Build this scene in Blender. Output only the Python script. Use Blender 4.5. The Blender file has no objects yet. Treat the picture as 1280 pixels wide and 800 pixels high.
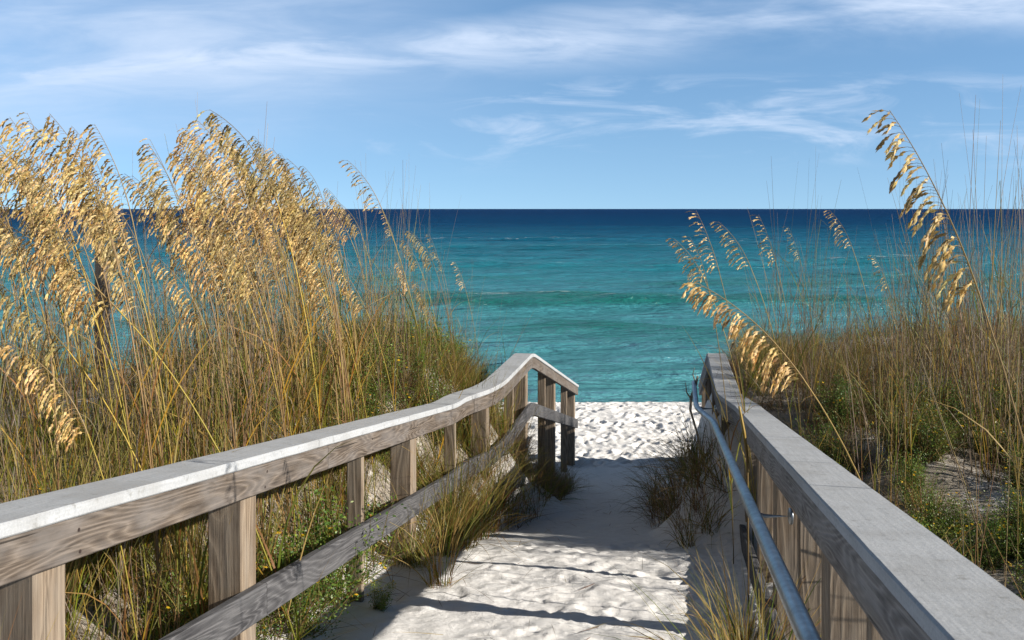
import bpy, math, random
import numpy as np
from mathutils import Vector

R = random.Random(11)
NR = np.random.RandomState(5)
H = 4.5                      # eye height above the sea
F = 1244.0 / 1280.0          # focal length / picture width (35 mm lens)
scene = bpy.context.scene
COL = scene.collection
SUN_EL = math.radians(25.0)
SUN_BACK = math.radians(20.0)   # how far behind the camera plane the sun stands (it shines from the right)

# ------------------------------------------------------------------ helpers
def P(px, py, Y):
    """point at distance Y seen at photo pixel (1280 wide)"""
    return Vector(((px - 640) / 1244.0 * Y, Y, H - (py - 261) / 1244.0 * Y))

def tag(o, label=None, cat=None, group=None, kind=None):
    if label: o['label'] = label
    if cat: o['category'] = cat
    if group: o['group'] = group
    if kind: o['kind'] = kind
    return o

def empty(name, loc=(0, 0, 0)):
    o = bpy.data.objects.new(name, None)
    o.empty_display_size = 0.1
    o.location = loc
    COL.objects.link(o)
    return o

class MB:
    def __init__(s):
        s.v = []; s.f = []; s.c = []; s.uv = []
    def add(s, verts, faces, cols=None, uvs=None):
        b = len(s.v)
        s.v += [tuple(p) for p in verts]
        s.f += [tuple(i + b for i in f) for f in faces]
        if cols is not None: s.c += cols
        if uvs is not None: s.uv += uvs       # one list of uv per face
    def mesh(s, name, mat, smooth=False):
        me = bpy.data.meshes.new(name)
        me.from_pydata(s.v, [], s.f)
        if s.c:
            a = me.color_attributes.new('Col', 'FLOAT_COLOR', 'POINT')
            arr = np.ones((len(s.v), 4), np.float32)
            arr[:, :3] = np.array(s.c, np.float32)
            a.data.foreach_set('color', arr.ravel())
        if s.uv:
            l = me.uv_layers.new(name='UVMap')
            flat = [q for f in s.uv for t in f for q in t]
            l.data.foreach_set('uv', flat)
        me.materials.append(mat)
        if smooth: me.polygons.foreach_set('use_smooth', [True] * len(me.polygons))
        me.update()
        return me
    def build(s, name, mat, parent=None, smooth=False, loc=None):
        o = bpy.data.objects.new(name, s.mesh(name, mat, smooth))
        COL.objects.link(o)
        if parent: o.parent = parent
        if loc: o.location = loc
        return o

def copy_tree(root):
    r = root.copy(); COL.objects.link(r)
    for ch in root.children:
        c = ch.copy(); COL.objects.link(c); c.parent = r
    return r

def lerp(a, b, t): return a + (b - a) * t
def mixc(a, b, t): return tuple(lerp(x, y, t) for x, y in zip(a, b))
def jit(c, k=0.15):
    m = 1 + R.uniform(-k, k)
    return tuple(max(0.0, x * m * (1 + R.uniform(-k, k) * 0.3)) for x in c)

# ------------------------------------------------------------------ node helper
class NT:
    def __init__(s, mat):
        mat.use_nodes = True
        s.t = mat.node_tree; s.t.nodes.clear()
    def n(s, typ, **kw):
        o = s.t.nodes.new(typ)
        for k, v in kw.items():
            if k[0] == '_': setattr(o, k[1:], v)
        return o
    def l(s, a, b): s.t.links.new(a, b)
    def val(s, sock, v):
        if hasattr(v, 'is_output'): s.l(v, sock)
        else: sock.default_value = v
    def math(s, op, a, b=0.0, c=None, clamp=False):
        m = s.n('ShaderNodeMath', _operation=op, _use_clamp=clamp)
        s.val(m.inputs[0], a); s.val(m.inputs[1], b)
        if c is not None: s.val(m.inputs[2], c)
        return m.outputs[0]
    def mapr(s, x, a, b, c=0.0, d=1.0, smooth=True):
        m = s.n('ShaderNodeMapRange', _interpolation_type='SMOOTHSTEP' if smooth else 'LINEAR')
        s.val(m.inputs[0], x); s.val(m.inputs[1], a); s.val(m.inputs[2], b); s.val(m.inputs[3], c); s.val(m.inputs[4], d)
        return m.outputs[0]
    def noise(s, vec, scale, detail=4, rough=0.5, dist=0.0, color=False):
        m = s.n('ShaderNodeTexNoise')
        s.l(vec, m.inputs['Vector'])
        m.inputs['Scale'].default_value = scale; m.inputs['Detail'].default_value = detail
        m.inputs['Roughness'].default_value = rough; m.inputs['Distortion'].default_value = dist
        return m.outputs['Color' if color else 'Fac']
    def scale(s, vec, v, off=(0, 0, 0), rot=(0, 0, 0)):
        m = s.n('ShaderNodeMapping')
        s.l(vec, m.inputs[0]); m.inputs['Scale'].default_value = v; m.inputs['Location'].default_value = off
        m.inputs['Rotation'].default_value = rot
        return m.outputs[0]
    def mix(s, fac, a, b, mode='MIX'):
        m = s.n('ShaderNodeMix', _data_type='RGBA', _blend_type=mode)
        s.val(m.inputs[0], fac)
        for sock, v in ((m.inputs[6], a), (m.inputs[7], b)):
            if hasattr(v, 'is_output'): s.l(v, sock)
            else: sock.default_value = (v[0], v[1], v[2], 1)
        return m.outputs[2]
    def ramp(s, x, stops):
        m = s.n('ShaderNodeValToRGB')
        e = m.color_ramp.elements
        while len(e) < len(stops): e.new(0.5)
        for el, (p, c) in zip(e, stops):
            el.position = p; el.color = (c[0], c[1], c[2], 1)
        s.l(x, m.inputs[0])
        return m.outputs[0]
    def bump(s, h, strength, dist, normal=None):
        m = s.n('ShaderNodeBump')
        m.inputs['Strength'].default_value = strength; m.inputs['Distance'].default_value = dist
        s.l(h, m.inputs['Height'])
        if normal is not None: s.l(normal, m.inputs['Normal'])
        return m.outputs[0]
    def bsdf(s, color, rough=0.8, normal=None, spec=0.3, metal=0.0):
        b = s.n('ShaderNodeBsdfPrincipled')
        s.val(b.inputs['Base Color'], color if hasattr(color, 'is_output') else (*color, 1))
        s.val(b.inputs['Roughness'], rough)
        b.inputs['Specular IOR Level'].default_value = spec; b.inputs['Metallic'].default_value = metal
        if normal is not None: s.l(normal, b.inputs['Normal'])
        return b.outputs[0]
    def out(s, sh):
        o = s.n('ShaderNodeOutputMaterial'); s.l(sh, o.inputs['Surface'])

def new_mat(name):
    m = bpy.data.materials.new(name); return m, NT(m)

# ------------------------------------------------------------------ materials
def mat_plant(name, trans=0.3, rough=0.55, spec=0.3, sat=1.0):
    m, t = new_mat(name)
    a = t.n('ShaderNodeVertexColor', _layer_name='Col').outputs[0]
    oi = t.n('ShaderNodeObjectInfo').outputs['Random']
    hv = t.n('ShaderNodeHueSaturation')
    t.l(a, hv.inputs['Color'])
    t.l(t.mapr(oi, 0, 1, 0.82, 1.15, False), hv.inputs['Value'])
    hv.inputs['Saturation'].default_value = sat
    t.l(t.mapr(oi, 0, 1, 0.506, 0.492, False), hv.inputs['Hue'])
    c = hv.outputs[0]
    b = t.bsdf(c, rough, None, spec)
    tr = t.n('ShaderNodeBsdfTranslucent'); t.l(c, tr.inputs[0])
    mx = t.n('ShaderNodeMixShader'); mx.inputs[0].default_value = trans
    t.l(b, mx.inputs[1]); t.l(tr.outputs[0], mx.inputs[2])
    t.out(mx.outputs[0]); return m

M_LEAF = mat_plant('grass_blade', 0.38, sat=1.18)
M_STALK = mat_plant('grass_stalk', 0.05, 0.5, sat=1.15)
M_SEED = mat_plant('seed_husk', 0.46, 0.5, 0.35)
M_SHRUB = mat_plant('shrub_leaf', 0.3, 0.45, 0.4)

def mat_wood(name, dark, mid, light, silver, silver_amt, rings=9.0, bumps=0.0022):
    m, t = new_mat(name)
    uv = t.n('ShaderNodeUVMap', _uv_map='UVMap').outputs[0]
    oi = t.n('ShaderNodeObjectInfo').outputs['Random']
    off = t.n('ShaderNodeCombineXYZ'); t.l(t.math('MULTIPLY', oi, 37.0), off.inputs[0]); t.l(t.math('MULTIPLY', oi, 11.0), off.inputs[1])
    va = t.n('ShaderNodeVectorMath', _operation='ADD'); t.l(uv, va.inputs[0]); t.l(off.outputs[0], va.inputs[1])
    v = va.outputs[0]
    # growth rings: contour lines of a stretched noise field -> cathedral grain and knots
    n1 = t.noise(t.scale(v, (0.60, 6.0, 1)), 1.0, 2.5, 0.40, 0.15)
    r = t.math('FRACT', t.math('MULTIPLY', n1, rings * 3.4))
    tri = t.math('ABSOLUTE', t.math('SUBTRACT', t.math('MULTIPLY', r, 2.0), 1.0))
    ring = t.math('POWER', tri, 1.5)
    fib = t.noise(t.scale(v, (3.5, 150, 1)), 1.0, 5, 0.72)
    blot = t.noise(t.scale(v, (3.2, 9, 1)), 1.0, 4, 0.6)
    g = t.math('ADD', t.math('MULTIPLY', ring, 0.21), t.math('MULTIPLY', fib, 0.79))
    c = t.ramp(g, [(0.28, dark), (0.47, mid), (0.68, light)])
    c = t.mix(t.math('MULTIPLY', t.mapr(blot, 0.35, 0.68), silver_amt), c, silver)
    c = t.mix(t.mapr(t.noise(t.scale(v, (7, 60, 1), (4, 4, 0)), 1, 3), 0.58, 0.75, 0.0, 0.55), c, tuple(q * 0.55 for q in dark))
    # splits along the grain
    crack = t.mapr(t.noise(t.scale(v, (1.1, 55, 1), (9, 2, 0)), 1, 2, 0.4), 0.70, 0.74)
    c = t.mix(t.math('MULTIPLY', crack, 0.85), c, (0.02, 0.017, 0.014))
    hgt = t.math('SUBTRACT', t.math('ADD', t.math('MULTIPLY', ring, 0.5), t.math('MULTIPLY', fib, 0.8)), crack)
    b = t.bump(hgt, 0.9, bumps)
    t.out(t.bsdf(c, 0.82, b, 0.25)); return m

M_WOOD = mat_wood('weathered_pine', (0.036, 0.027, 0.020), (0.100, 0.078, 0.060), (0.205, 0.168, 0.135), (0.17, 0.156, 0.147), 0.6)
M_GREY = mat_wood('silvered_pine', (0.05, 0.047, 0.046), (0.14, 0.132, 0.128), (0.27, 0.26, 0.25), (0.26, 0.255, 0.25), 0.6)
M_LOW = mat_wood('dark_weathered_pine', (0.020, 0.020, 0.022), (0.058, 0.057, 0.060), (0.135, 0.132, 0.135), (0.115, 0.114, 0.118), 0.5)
M_POST = mat_wood('post_pine', (0.078, 0.055, 0.036), (0.19, 0.142, 0.098), (0.31, 0.247, 0.178), (0.24, 0.208, 0.170), 0.5, rings=4.5)

def mat_cap():
    m, t = new_mat('bleached_rail_cap')
    uv = t.n('ShaderNodeUVMap', _uv_map='UVMap').outputs[0]
    ob = t.n('ShaderNodeTexCoord').outputs['Object']
    fib = t.noise(t.scale(uv, (4, 90, 1)), 1, 5, 0.65)
    sp = t.noise(ob, 130, 4, 0.7)
    bl = t.noise(ob, 4.5, 5, 0.6)
    c = t.ramp(t.math('ADD', t.math('MULTIPLY', fib, 0.45), t.math('MULTIPLY', sp, 0.55)), [(0.3, (0.26, 0.272, 0.285)), (0.5, (0.375, 0.388, 0.40)), (0.7, (0.48, 0.492, 0.50))])
    c = t.mix(t.mapr(bl, 0.42, 0.72, 0, 0.5), c, (0.28, 0.28, 0.275))
    st = t.mapr(t.noise(t.scale(ob, (1, 1, 1), (5, 1, 2)), 22, 5, 0.7), 0.56, 0.72, 0, 0.6)
    c = t.mix(st, c, (0.17, 0.165, 0.15))
    b = t.bump(t.math('ADD', t.math('MULTIPLY', fib, 0.6), sp), 0.55, 0.0018)
    t.out(t.bsdf(c, 0.85, b, 0.25)); return m
M_CAP = mat_cap()

def mat_steel():
    m, t = new_mat('galvanised_steel')
    ob = t.n('ShaderNodeTexCoord').outputs['Object']
    n = t.noise(ob, 40, 4, 0.6); n2 = t.noise(ob, 6, 4, 0.6)
    c = t.mix(t.mapr(n2, 0.4, 0.7), (0.30, 0.33, 0.36), (0.20, 0.22, 0.24))
    t.out(t.bsdf(c, t.mapr(n, 0.3, 0.7, 0.3, 0.48), t.bump(n, 0.15, 0.001), 0.5, 0.85)); return m
M_STEEL = mat_steel()
M_RUST, _t = new_mat('rusty_nail'); _t.out(_t.bsdf((0.05, 0.035, 0.03), 0.6, None, 0.4, 0.5))

def mat_sand():
    m, t = new_mat('white_quartz_sand')
    ob = t.n('ShaderNodeTexCoord').outputs['Object']
    veg = t.n('ShaderNodeVertexColor', _layer_name='Col')
    sp = t.n('ShaderNodeSeparateColor'); t.l(veg.outputs[0], sp.inputs[0])
    fine = t.noise(ob, 160, 4, 0.7); mid = t.noise(ob, 14, 5, 0.6); big = t.noise(ob, 1.3, 4, 0.55)
    c = t.ramp(mid, [(0.3, (0.66, 0.645, 0.62)), (0.7, (0.75, 0.738, 0.72))])
    c = t.mix(t.mapr(fine, 0.64, 0.74, 0, 0.5), c, (0.42, 0.37, 0.31))
    # leaf litter between the plants
    lit = t.math('MULTIPLY', sp.outputs[0], t.mapr(t.math('ADD', t.math('MULTIPLY', mid, 0.5), t.math('MULTIPLY', big, 0.5)), 0.34, 0.50))
    litc = t.ramp(t.noise(t.scale(ob, (1, 1, 1)), 70, 4, 0.7), [(0.3, (0.07, 0.055, 0.035)), (0.55, (0.20, 0.155, 0.10)), (0.75, (0.42, 0.36, 0.28))])
    c = t.mix(t.math('MULTIPLY', lit, 0.8), c, litc)
    # twigs and specks lying on the path
    tw = t.mapr(t.noise(t.scale(ob, (14, 60, 14), rot=(0, 0, 0.5)), 1, 2, 0.5), 0.74, 0.77, 0, 0.55)
    c = t.mix(tw, c, (0.17, 0.13, 0.09))
    h = t.math('ADD', t.math('MULTIPLY', mid, 1.0), t.math('MULTIPLY', fine, 0.25))
    wind = t.noise(t.scale(ob, (5, 26, 8), rot=(0, 0, 0.15)), 1, 3, 0.5)
    h = t.math('ADD', h, t.math('MULTIPLY', wind, 0.5))
    t.out(t.bsdf(c, 0.95, t.bump(h, 0.55, 0.025), 0.1)); return m
M_SAND = mat_sand()

def mat_sea():
    m, t = new_mat('sea_water')
    ob = t.n('ShaderNodeTexCoord').outputs['Object']
    sx = t.n('ShaderNodeSeparateXYZ'); t.l(ob, sx.inputs[0])
    y = sx.outputs[1]; z = sx.outputs[2]
    ly = t.math('LOGARITHM', t.math('MAXIMUM', y, 5.0), 10.0)
    wob = t.noise(t.scale(ob, (0.012, 0.05, 0.0)), 1, 4, 0.6)
    ly2 = t.math('ADD', ly, t.math('MULTIPLY', t.math('SUBTRACT', wob, 0.5), 0.30))
    k = t.mapr(ly2, 1.3, 3.0, 0, 1, False)
    # the bottom falls away: sand-green shallows to deep blue; sky sheen painted into near tones
    c = t.ramp(k, [(0.0, (0.100, 0.320, 0.345)), (0.17, (0.062, 0.280, 0.315)), (0.34, (0.018, 0.190, 0.245)), (0.50, (0.004, 0.112, 0.195)), (0.68, (0.003, 0.052, 0.135)), (1.0, (0.003, 0.034, 0.112))])
    # light through the raised crests is put into the colour: greener water there
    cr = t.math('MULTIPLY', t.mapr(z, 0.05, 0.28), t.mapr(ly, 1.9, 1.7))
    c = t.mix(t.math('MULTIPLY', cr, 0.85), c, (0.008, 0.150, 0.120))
    # small facets at several sizes
    a0 = t.noise(t.scale(ob, (2.2, 6.5, 1.0), rot=(0, 0, 0.2)), 1, 4, 0.6, 0.3)
    a1 = t.noise(t.scale(ob, (0.55, 1.9, 1.0), rot=(0, 0, 0.12)), 1, 5, 0.62, 0.4)
    a2 = t.noise(t.scale(ob, (0.10, 0.42, 1.0), rot=(0, 0, -0.08)), 1, 4, 0.6, 0.5)
    a3 = t.noise(t.scale(ob, (0.015, 0.07, 1.0), rot=(0, 0, 0.05)), 1, 5, 0.65, 0.3)
    far = t.mapr(ly, 1.5, 2.6)
    h = t.math('ADD', t.math('MULTIPLY', a1, 0.75), t.math('MULTIPLY', a2, 1.8))
    h = t.math('ADD', h, t.math('MULTIPLY', a0, 0.22))
    h = t.math('ADD', h, t.math('MULTIPLY', a3, t.math('MULTIPLY', far, 16.0)))
    foam = t.math('MULTIPLY', t.mapr(z, 0.40, 0.50), t.mapr(t.noise(t.scale(ob, (0.5, 1.6, 1)), 1, 6, 0.75), 0.56, 0.66))
    c = t.mix(t.math('MULTIPLY', foam, 0.6), c, (0.70, 0.73, 0.73))
    nb = t.bump(h, 1.0, 0.62)
    body = t.n('ShaderNodeBsdfDiffuse'); t.l(c, body.inputs[0])
    gl = t.n('ShaderNodeBsdfGlossy'); gl.inputs['Roughness'].default_value = 0.16; t.l(nb, gl.inputs['Normal'])
    t.l(nb, body.inputs['Normal'])
    fr = t.n('ShaderNodeFresnel'); fr.inputs[0].default_value = 1.33; t.l(nb, fr.inputs['Normal'])
    # waves hide one another at a grazing look, so the mirror share of a rough sea stays limited
    f = t.math('MULTIPLY', fr.outputs[0], t.mapr(ly, 1.45, 2.6, 1.25, 0.17), clamp=True)
    ms = t.n('ShaderNodeMixShader'); t.l(f, ms.inputs[0]); t.l(body.outputs[0], ms.inputs[1]); t.l(gl.outputs[0], ms.inputs[2])
    t.out(ms.outputs[0]); return m
M_SEA = mat_sea()

# ------------------------------------------------------------------ the lie of the land (z relative to the eye = -H)
LY = [-2.0, 7.6, 7.94, 8.29, 8.67, 10.40, 15.2]
LX = [-1.8975, -0.409, -0.357, -0.167, -0.056, 0.226, 1.032]
LZ = [-0.14, -1.482, -1.50, -1.50, -1.50, -1.50, -2.70]
RY = [-2.0, 7.2, 7.84, 10.42]
RX = [0.05, 1.614, 1.607, 2.04]
RZ = [-0.14, -1.43, -1.45, -1.50]
def xl(y): return np.interp(y, LY, LX)
def xr(y): return np.interp(y, RY + [15.2], RX + [2.84])
PY = [-30, 0, 4, 6.5, 10, 13, 15, 17, 20.5, 21.5, 22.6, 26, 40, 80]
PZ = [-1.2, -1.5, -1.93, -2.28, -2.95, -3.52, -3.88, -3.99, -4.07, -4.18, -4.5, -5.1, -7.0, -9.0]
DLY = [-30, -5, 2, 6, 9, 10.2, 11.2, 12.4, 13.8, 15.5, 20, 80]
DLZ = [-1.2, -1.35, -1.42, -1.47, -1.52, -1.75, -2.1, -2.95, -3.6, -3.98, -4.6, -12]
DRY = [-30, -5, 3, 5.5, 8, 10, 12, 14.0, 14.9, 15.9, 20, 80]
DRZ = [-1.3, -1.6, -1.66, -1.66, -1.60, -1.58, -1.74, -2.1, -2.8, -3.98, -4.6, -12]
def sstep(t):
    t = np.clip(t, 0, 1); return t * t * (3 - 2 * t)
def vnoise(x, y, s, seed):
    rs = np.random.RandomState(seed); tab = rs.rand(64, 64)
    u = np.asarray(x, float) * s + 1000.3; v = np.asarray(y, float) * s + 1000.7
    i = np.floor(u).astype(int); j = np.floor(v).astype(int)
    a = sstep(u - i); b = sstep(v - j)
    g = lambda p, q: tab[p % 64, q % 64]
    return (g(i, j) * (1 - a) * (1 - b) + g(i + 1, j) * a * (1 - b) + g(i, j + 1) * (1 - a) * b + g(i + 1, j + 1) * a * b) - 0.5
def ground(x, y):
    """ground height relative to the eye"""
    x = np.asarray(x, float); y = np.asarray(y, float)
    p = np.interp(y, PY, PZ)
    lump = vnoise(x, y, 0.45, 1) * 0.34 + vnoise(x, y, 1.1, 2) * 0.16
    beach = sstep((y - 13) / 3)
    dl = np.interp(y + vnoise(x, y, 0.5, 3) * 1.2, DLY, DLZ) + lump * (1 - beach)
    dr = np.interp(y + vnoise(x, y, 0.5, 4) * 0.5, DRY, DRZ) + lump * (1 - beach) * 0.7 + 0.16 * sstep((x - xr(y) - 1.0) / 1.2) * sstep((y - 6) / 2) * (1 - beach)
    offl = np.interp(y, [0, 6.5, 8.5, 10.5, 12], [-0.05, 0.0, 0.42, 0.30, -0.1])
    offr = np.interp(y, [0, 5.5, 7.5, 11, 15], [0.22, 0.10, -0.48, -0.36, -0.1])
    edge = vnoise(x, y, 1.6, 6) * 0.35
    tl = sstep((xl(y) + offl + edge - x) / 1.25)
    tr = sstep((x - xr(y) - offr + edge) / np.interp(y, [4.5, 6.2, 7.5], [2.6, 1.6, 0.85]))
    z = p + np.maximum(dl - p, 0) * tl + np.maximum(dr - p, 0) * tr
    return z
def gz(x, y): return float(ground(x, y))
def vegmask(x, y):
    offl = np.interp(y, [0, 6.5, 8.5, 10.5, 12], [-0.15, -0.1, 0.25, 0.15, -0.3])
    offr = np.interp(y, [0, 5.5, 7.5, 11, 15], [0.3, 0.2, -0.2, -0.1, 0.0])
    l = sstep((xl(y) + offl - x) / 0.4) * sstep((11.8 - y) / 1.0)
    r = sstep((x - xr(y) - offr) / 0.4) * sstep((15.0 - y) / 1.0)
    return np.maximum(l, r)

def build_ground():
    def lin(a, b, d): return list(np.arange(a, b, d))
    xs = [-400, -150, -60, -30, -18] + lin(-12, -2.2, 0.16) + lin(-2.2, 4.6, 0.024) + lin(4.6, 12, 0.16) + [12, 18, 30, 60, 150, 400]
    ys = [-30, -15, -8, -4, -1] + lin(0.5, 3.2, 0.10) + lin(3.2, 7.6, 0.018) + lin(7.6, 9.0, 0.03) + lin(9.0, 14.5, 0.05) + lin(14.5, 21.6, 0.033) + lin(21.6, 26, 0.2) + [26, 30, 40, 60, 80]
    xs = np.array(xs); ys = np.array(ys)
    X, Y = np.meshgrid(xs, ys)
    Z = ground(X, Y)
    # trodden sand: footprints as elongated dents with a pushed-up rim
    D = np.zeros_like(Z)
    rs = np.random.RandomState(77)
    def stamp(cx, cy, ln, wd, ang, dep):
        r = ln * 2.4
        i0, i1 = np.searchsorted(ys, [cy - r, cy + r]); j0, j1 = np.searchsorted(xs, [cx - r, cx + r])
        if i1 <= i0 or j1 <= j0: return
        xx = X[i0:i1, j0:j1] - cx; yy = Y[i0:i1, j0:j1] - cy
        a = (xx * math.cos(ang) + yy * math.sin(ang)) / ln; b = (-xx * math.sin(ang) + yy * math.cos(ang)) / wd
        q = np.sqrt(a * a + b * b)
        prof = -dep * np.exp(-(q * 1.1) ** 4) + dep * 0.32 * np.exp(-((q - 1.4) / 0.38) ** 2)
        D[i0:i1, j0:j1] = D[i0:i1, j0:j1] * (1 - 0.6 * np.exp(-q ** 4)) + prof
    for k in range(2300):      # beach
        cy = rs.uniform(14.6, 21.5); cx = rs.uniform(-3.5, 7.5)
        s = rs.uniform(0.7, 1.25)
        stamp(cx, cy, 0.15 * s, 0.065 * s, rs.uniform(0, 6.28), 0.010 + 0.036 * rs.rand() ** 2)
    for k in range(1500):       # path, trodden where the walkers pass
        cy = rs.uniform(2.2, 7.2); w = xr(cy) - xl(cy)
        cx = xl(cy) + w * np.clip(rs.normal(0.55, 0.24), 0.05, 0.98)
        s = rs.uniform(0.22, 0.62) if rs.rand() < 0.85 else rs.uniform(0.7, 1.0)
        stamp(cx, cy, 0.13 * s, 0.06 * s, rs.uniform(0, 6.28), (0.004 + 0.018 * rs.rand() ** 2.5) * s ** 0.7)
    for k in range(120):
        cy = rs.uniform(7, 14.6); w = xr(cy) - xl(cy)
        stamp(xl(cy) + w * np.clip(rs.normal(0.5, 0.2), 0.1, 0.9), cy, 0.13, 0.055, rs.uniform(0, 6.28), rs.uniform(0.003, 0.009))
    amp = np.interp(Y, [0, 2, 7, 8.5, 14, 15.2, 21, 21.6], [0.2, 0.8, 0.8, 0.3, 0.35, 1.0, 1.0, 0.0])
    small = (vnoise(X, Y, 5, 8) * 0.02 + vnoise(X, Y, 11, 9) * 0.012 + vnoise(X, Y, 23, 10) * 0.005) * amp
    near = (np.abs(X) < 14)
    Z = Z + np.where(near, D + small, 0)
    V = vegmask(X, Y)
    nY, nX = X.shape
    verts = np.stack([X, Y, Z + H], -1).reshape(-1, 3)
    idx = np.arange(nY * nX).reshape(nY, nX)
    q = np.stack([idx[:-1, :-1], idx[:-1, 1:], idx[1:, 1:], idx[1:, :-1]], -1).reshape(-1, 4)
    me = bpy.data.meshes.new('sand'); me.vertices.add(len(verts)); me.vertices.foreach_set('co', verts.ravel())
    me.loops.add(len(q) * 4); me.loops.foreach_set('vertex_index', q.ravel().astype(np.int32))
    me.polygons.add(len(q)); me.polygons.foreach_set('loop_start', np.arange(0, len(q) * 4, 4, dtype=np.int32))
    me.update(calc_edges=True); me.validate()
    a = me.color_attributes.new('Col', 'FLOAT_COLOR', 'POINT')
    arr = np.ones((len(verts), 4), np.float32); arr[:, 0] = V.ravel(); arr[:, 1] = 0; arr[:, 2] = 0
    a.data.foreach_set('color', arr.ravel())
    me.materials.append(M_SAND); me.polygons.foreach_set('use_smooth', [True] * len(me.polygons))
    o = bpy.data.objects.new('sand_ground', me); COL.objects.link(o); tag(o, kind='structure')
build_ground()

def build_sea():
    ys = [20.0]
    while ys[-1] < 320: ys.append(ys[-1] + 0.07 + (ys[-1] - 20) * 0.0055)
    while ys[-1] < 30000: ys.append(ys[-1] * 1.13)
    ys = np.array(ys); s = np.linspace(-1, 1, 240)
    Y = np.repeat(ys[:, None], len(s), 1); X = s[None, :] * (0.85 * Y + 14)
    Z = np.zeros_like(Y)
    rs = np.random.RandomState(3)
    def crest(y0, x0, hw, amp, wf, wb, tilt=0.0, sd=1):
        yc = y0 + tilt * (X - x0) + vnoise(X, Y * 0, 0.09, sd) * 2.2
        env = np.exp(-((X - x0) / hw) ** 4) * (0.75 + vnoise(X, Y * 0, 0.16, sd + 50) * 0.7)
        d = Y - yc
        return 1.15 * amp * env * np.where(d < 0, np.exp(-(d / wf) ** 2), np.exp(-(d / wb) ** 2))
    for a in ((26.6, 3.2, 8, 0.17, 0.9, 2.2, 0.02, 20), (28.6, -13, 7, 0.2, 0.9, 2.2, -0.03, 31), (34.0, 8.5, 9, 0.22, 1.1, 2.6, 0.03, 21), (37.0, -7, 14, 0.30, 1.2, 3.0, -0.02, 22),
              (46.5, 6.5, 11, 0.46, 1.4, 3.6, 0.04, 23), (47.5, -7, 10, 0.44, 1.4, 3.6, 0.03, 24), (45, 34, 14, 0.4, 1.4, 3.6, -0.02, 33), (48, -38, 18, 0.4, 1.4, 3.6, 0.02, 34), (58, 20, 16, 0.38, 1.8, 4, 0.0, 25), (62, -16, 18, 0.36, 1.8, 4, 0.02, 26),
              (76, 4, 22, 0.40, 2.2, 5, 0.02, 27), (82, 40, 20, 0.4, 2.2, 5, 0.0, 35), (96, -20, 30, 0.45, 2.6, 6, 0.01, 28), (112, 22, 35, 0.45, 3, 7, 0.0, 29), (135, -10, 50, 0.5, 3, 7, 0.0, 30)):
        Z += crest(*a)
    for k in range(70):
        y0 = 60 * (5.0 ** rs.rand()); Z += crest(y0, rs.uniform(-0.7, 0.7) * y0, rs.uniform(6, 16) * (y0 / 80) ** 0.7, rs.uniform(0.10, 0.26), 0.02 * y0 + 0.6, 0.035 * y0 + 1, rs.uniform(-.03, .03), int(rs.randint(60, 900)))
    fade = np.clip((320 - Y) / 150, 0, 1)
    for k in range(14):
        L = rs.uniform(1.6, 7); a = rs.normal(0, 0.45); ph = rs.uniform(0, 6.28)
        kx, ky = math.sin(a) * 6.283 / L, math.cos(a) * 6.283 / L
        Z += 0.0065 * L ** 0.8 * np.sin(X * kx + Y * ky + ph) * fade * np.clip(1.3 - (0.07 + (Y - 20) * 0.0055) * 4 / L, 0, 1)
    nY, nX = X.shape
    verts = np.stack([X, Y, Z], -1).reshape(-1, 3)
    idx = np.arange(nY * nX).reshape(nY, nX)
    q = np.stack([idx[:-1, :-1], idx[:-1, 1:], idx[1:, 1:], idx[1:, :-1]], -1).reshape(-1, 4)
    me = bpy.data.meshes.new('sea'); me.vertices.add(len(verts)); me.vertices.foreach_set('co', verts.ravel())
    me.loops.add(len(q) * 4); me.loops.foreach_set('vertex_index', q.ravel().astype(np.int32))
    me.polygons.add(len(q)); me.polygons.foreach_set('loop_start', np.arange(0, len(q) * 4, 4, dtype=np.int32))
    me.update(calc_edges=True); me.validate()
    me.materials.append(M_SEA); me.polygons.foreach_set('use_smooth', [True] * len(me.polygons))
    o = bpy.data.objects.new('sea_water', me); COL.objects.link(o); tag(o, kind='structure')
build_sea()

# ------------------------------------------------------------------ railings
def sweep(mb, ys, fx, fz, o0, o1, v0, v1, ch=0.005, wob=0.0):
    """a board following the line x=fx(y), z=fz(y); o = sideways offset (to the right), v = height offset"""
    n = len(ys); rings = []; ulen = 0.0; us = []
    prev = None
    sec = [(o0 + ch, v0), (o1 - ch, v0), (o1, v0 + ch), (o1, v1 - ch), (o1 - ch, v1), (o0 + ch, v1), (o0, v1 - ch), (o0, v0 + ch)]
    per = [0.0]
    for a, b in zip(sec, sec[1:] + sec[:1]): per.append(per[-1] + math.hypot(a[0] - b[0], a[1] - b[1]))
    for y in ys:
        e = 0.06
        tx, ty = float(fx(y + e) - fx(y - e)), 2 * e
        l = math.hypot(tx, ty); nx, ny = ty / l, -tx / l
        c = (float(fx(y)), y, H + float(fz(y)))
        if prev: ulen += math.dist(c, prev)
        prev = c; us.append(ulen)
        w = R.uniform(-wob, wob)
        rings.append([(c[0] + nx * o, c[1] + ny * o, c[2] + v + w) for o, v in sec])
    verts = [p for r in rings for p in r]; faces = []; uvs = []
    for i in range(n - 1):
        for k in range(8):
            k2 = (k + 1) % 8
            faces.append((i * 8 + k, i * 8 + k2, (i + 1) * 8 + k2, (i + 1) * 8 + k))
            uvs.append([(us[i], per[k]), (us[i], per[k + 1]), (us[i + 1], per[k + 1]), (us[i + 1], per[k])])
    faces.append(tuple(range(7, -1, -1))); uvs.append([(us[0] + sec[k][0] * .3, sec[k][1] * 3) for k in range(7, -1, -1)])
    faces.append(tuple((n - 1) * 8 + k for k in range(8))); uvs.append([(us[-1] + sec[k][0] * .3, sec[k][1] * 3) for k in range(8)])
    mb.add(verts, faces, uvs=uvs)

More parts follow.
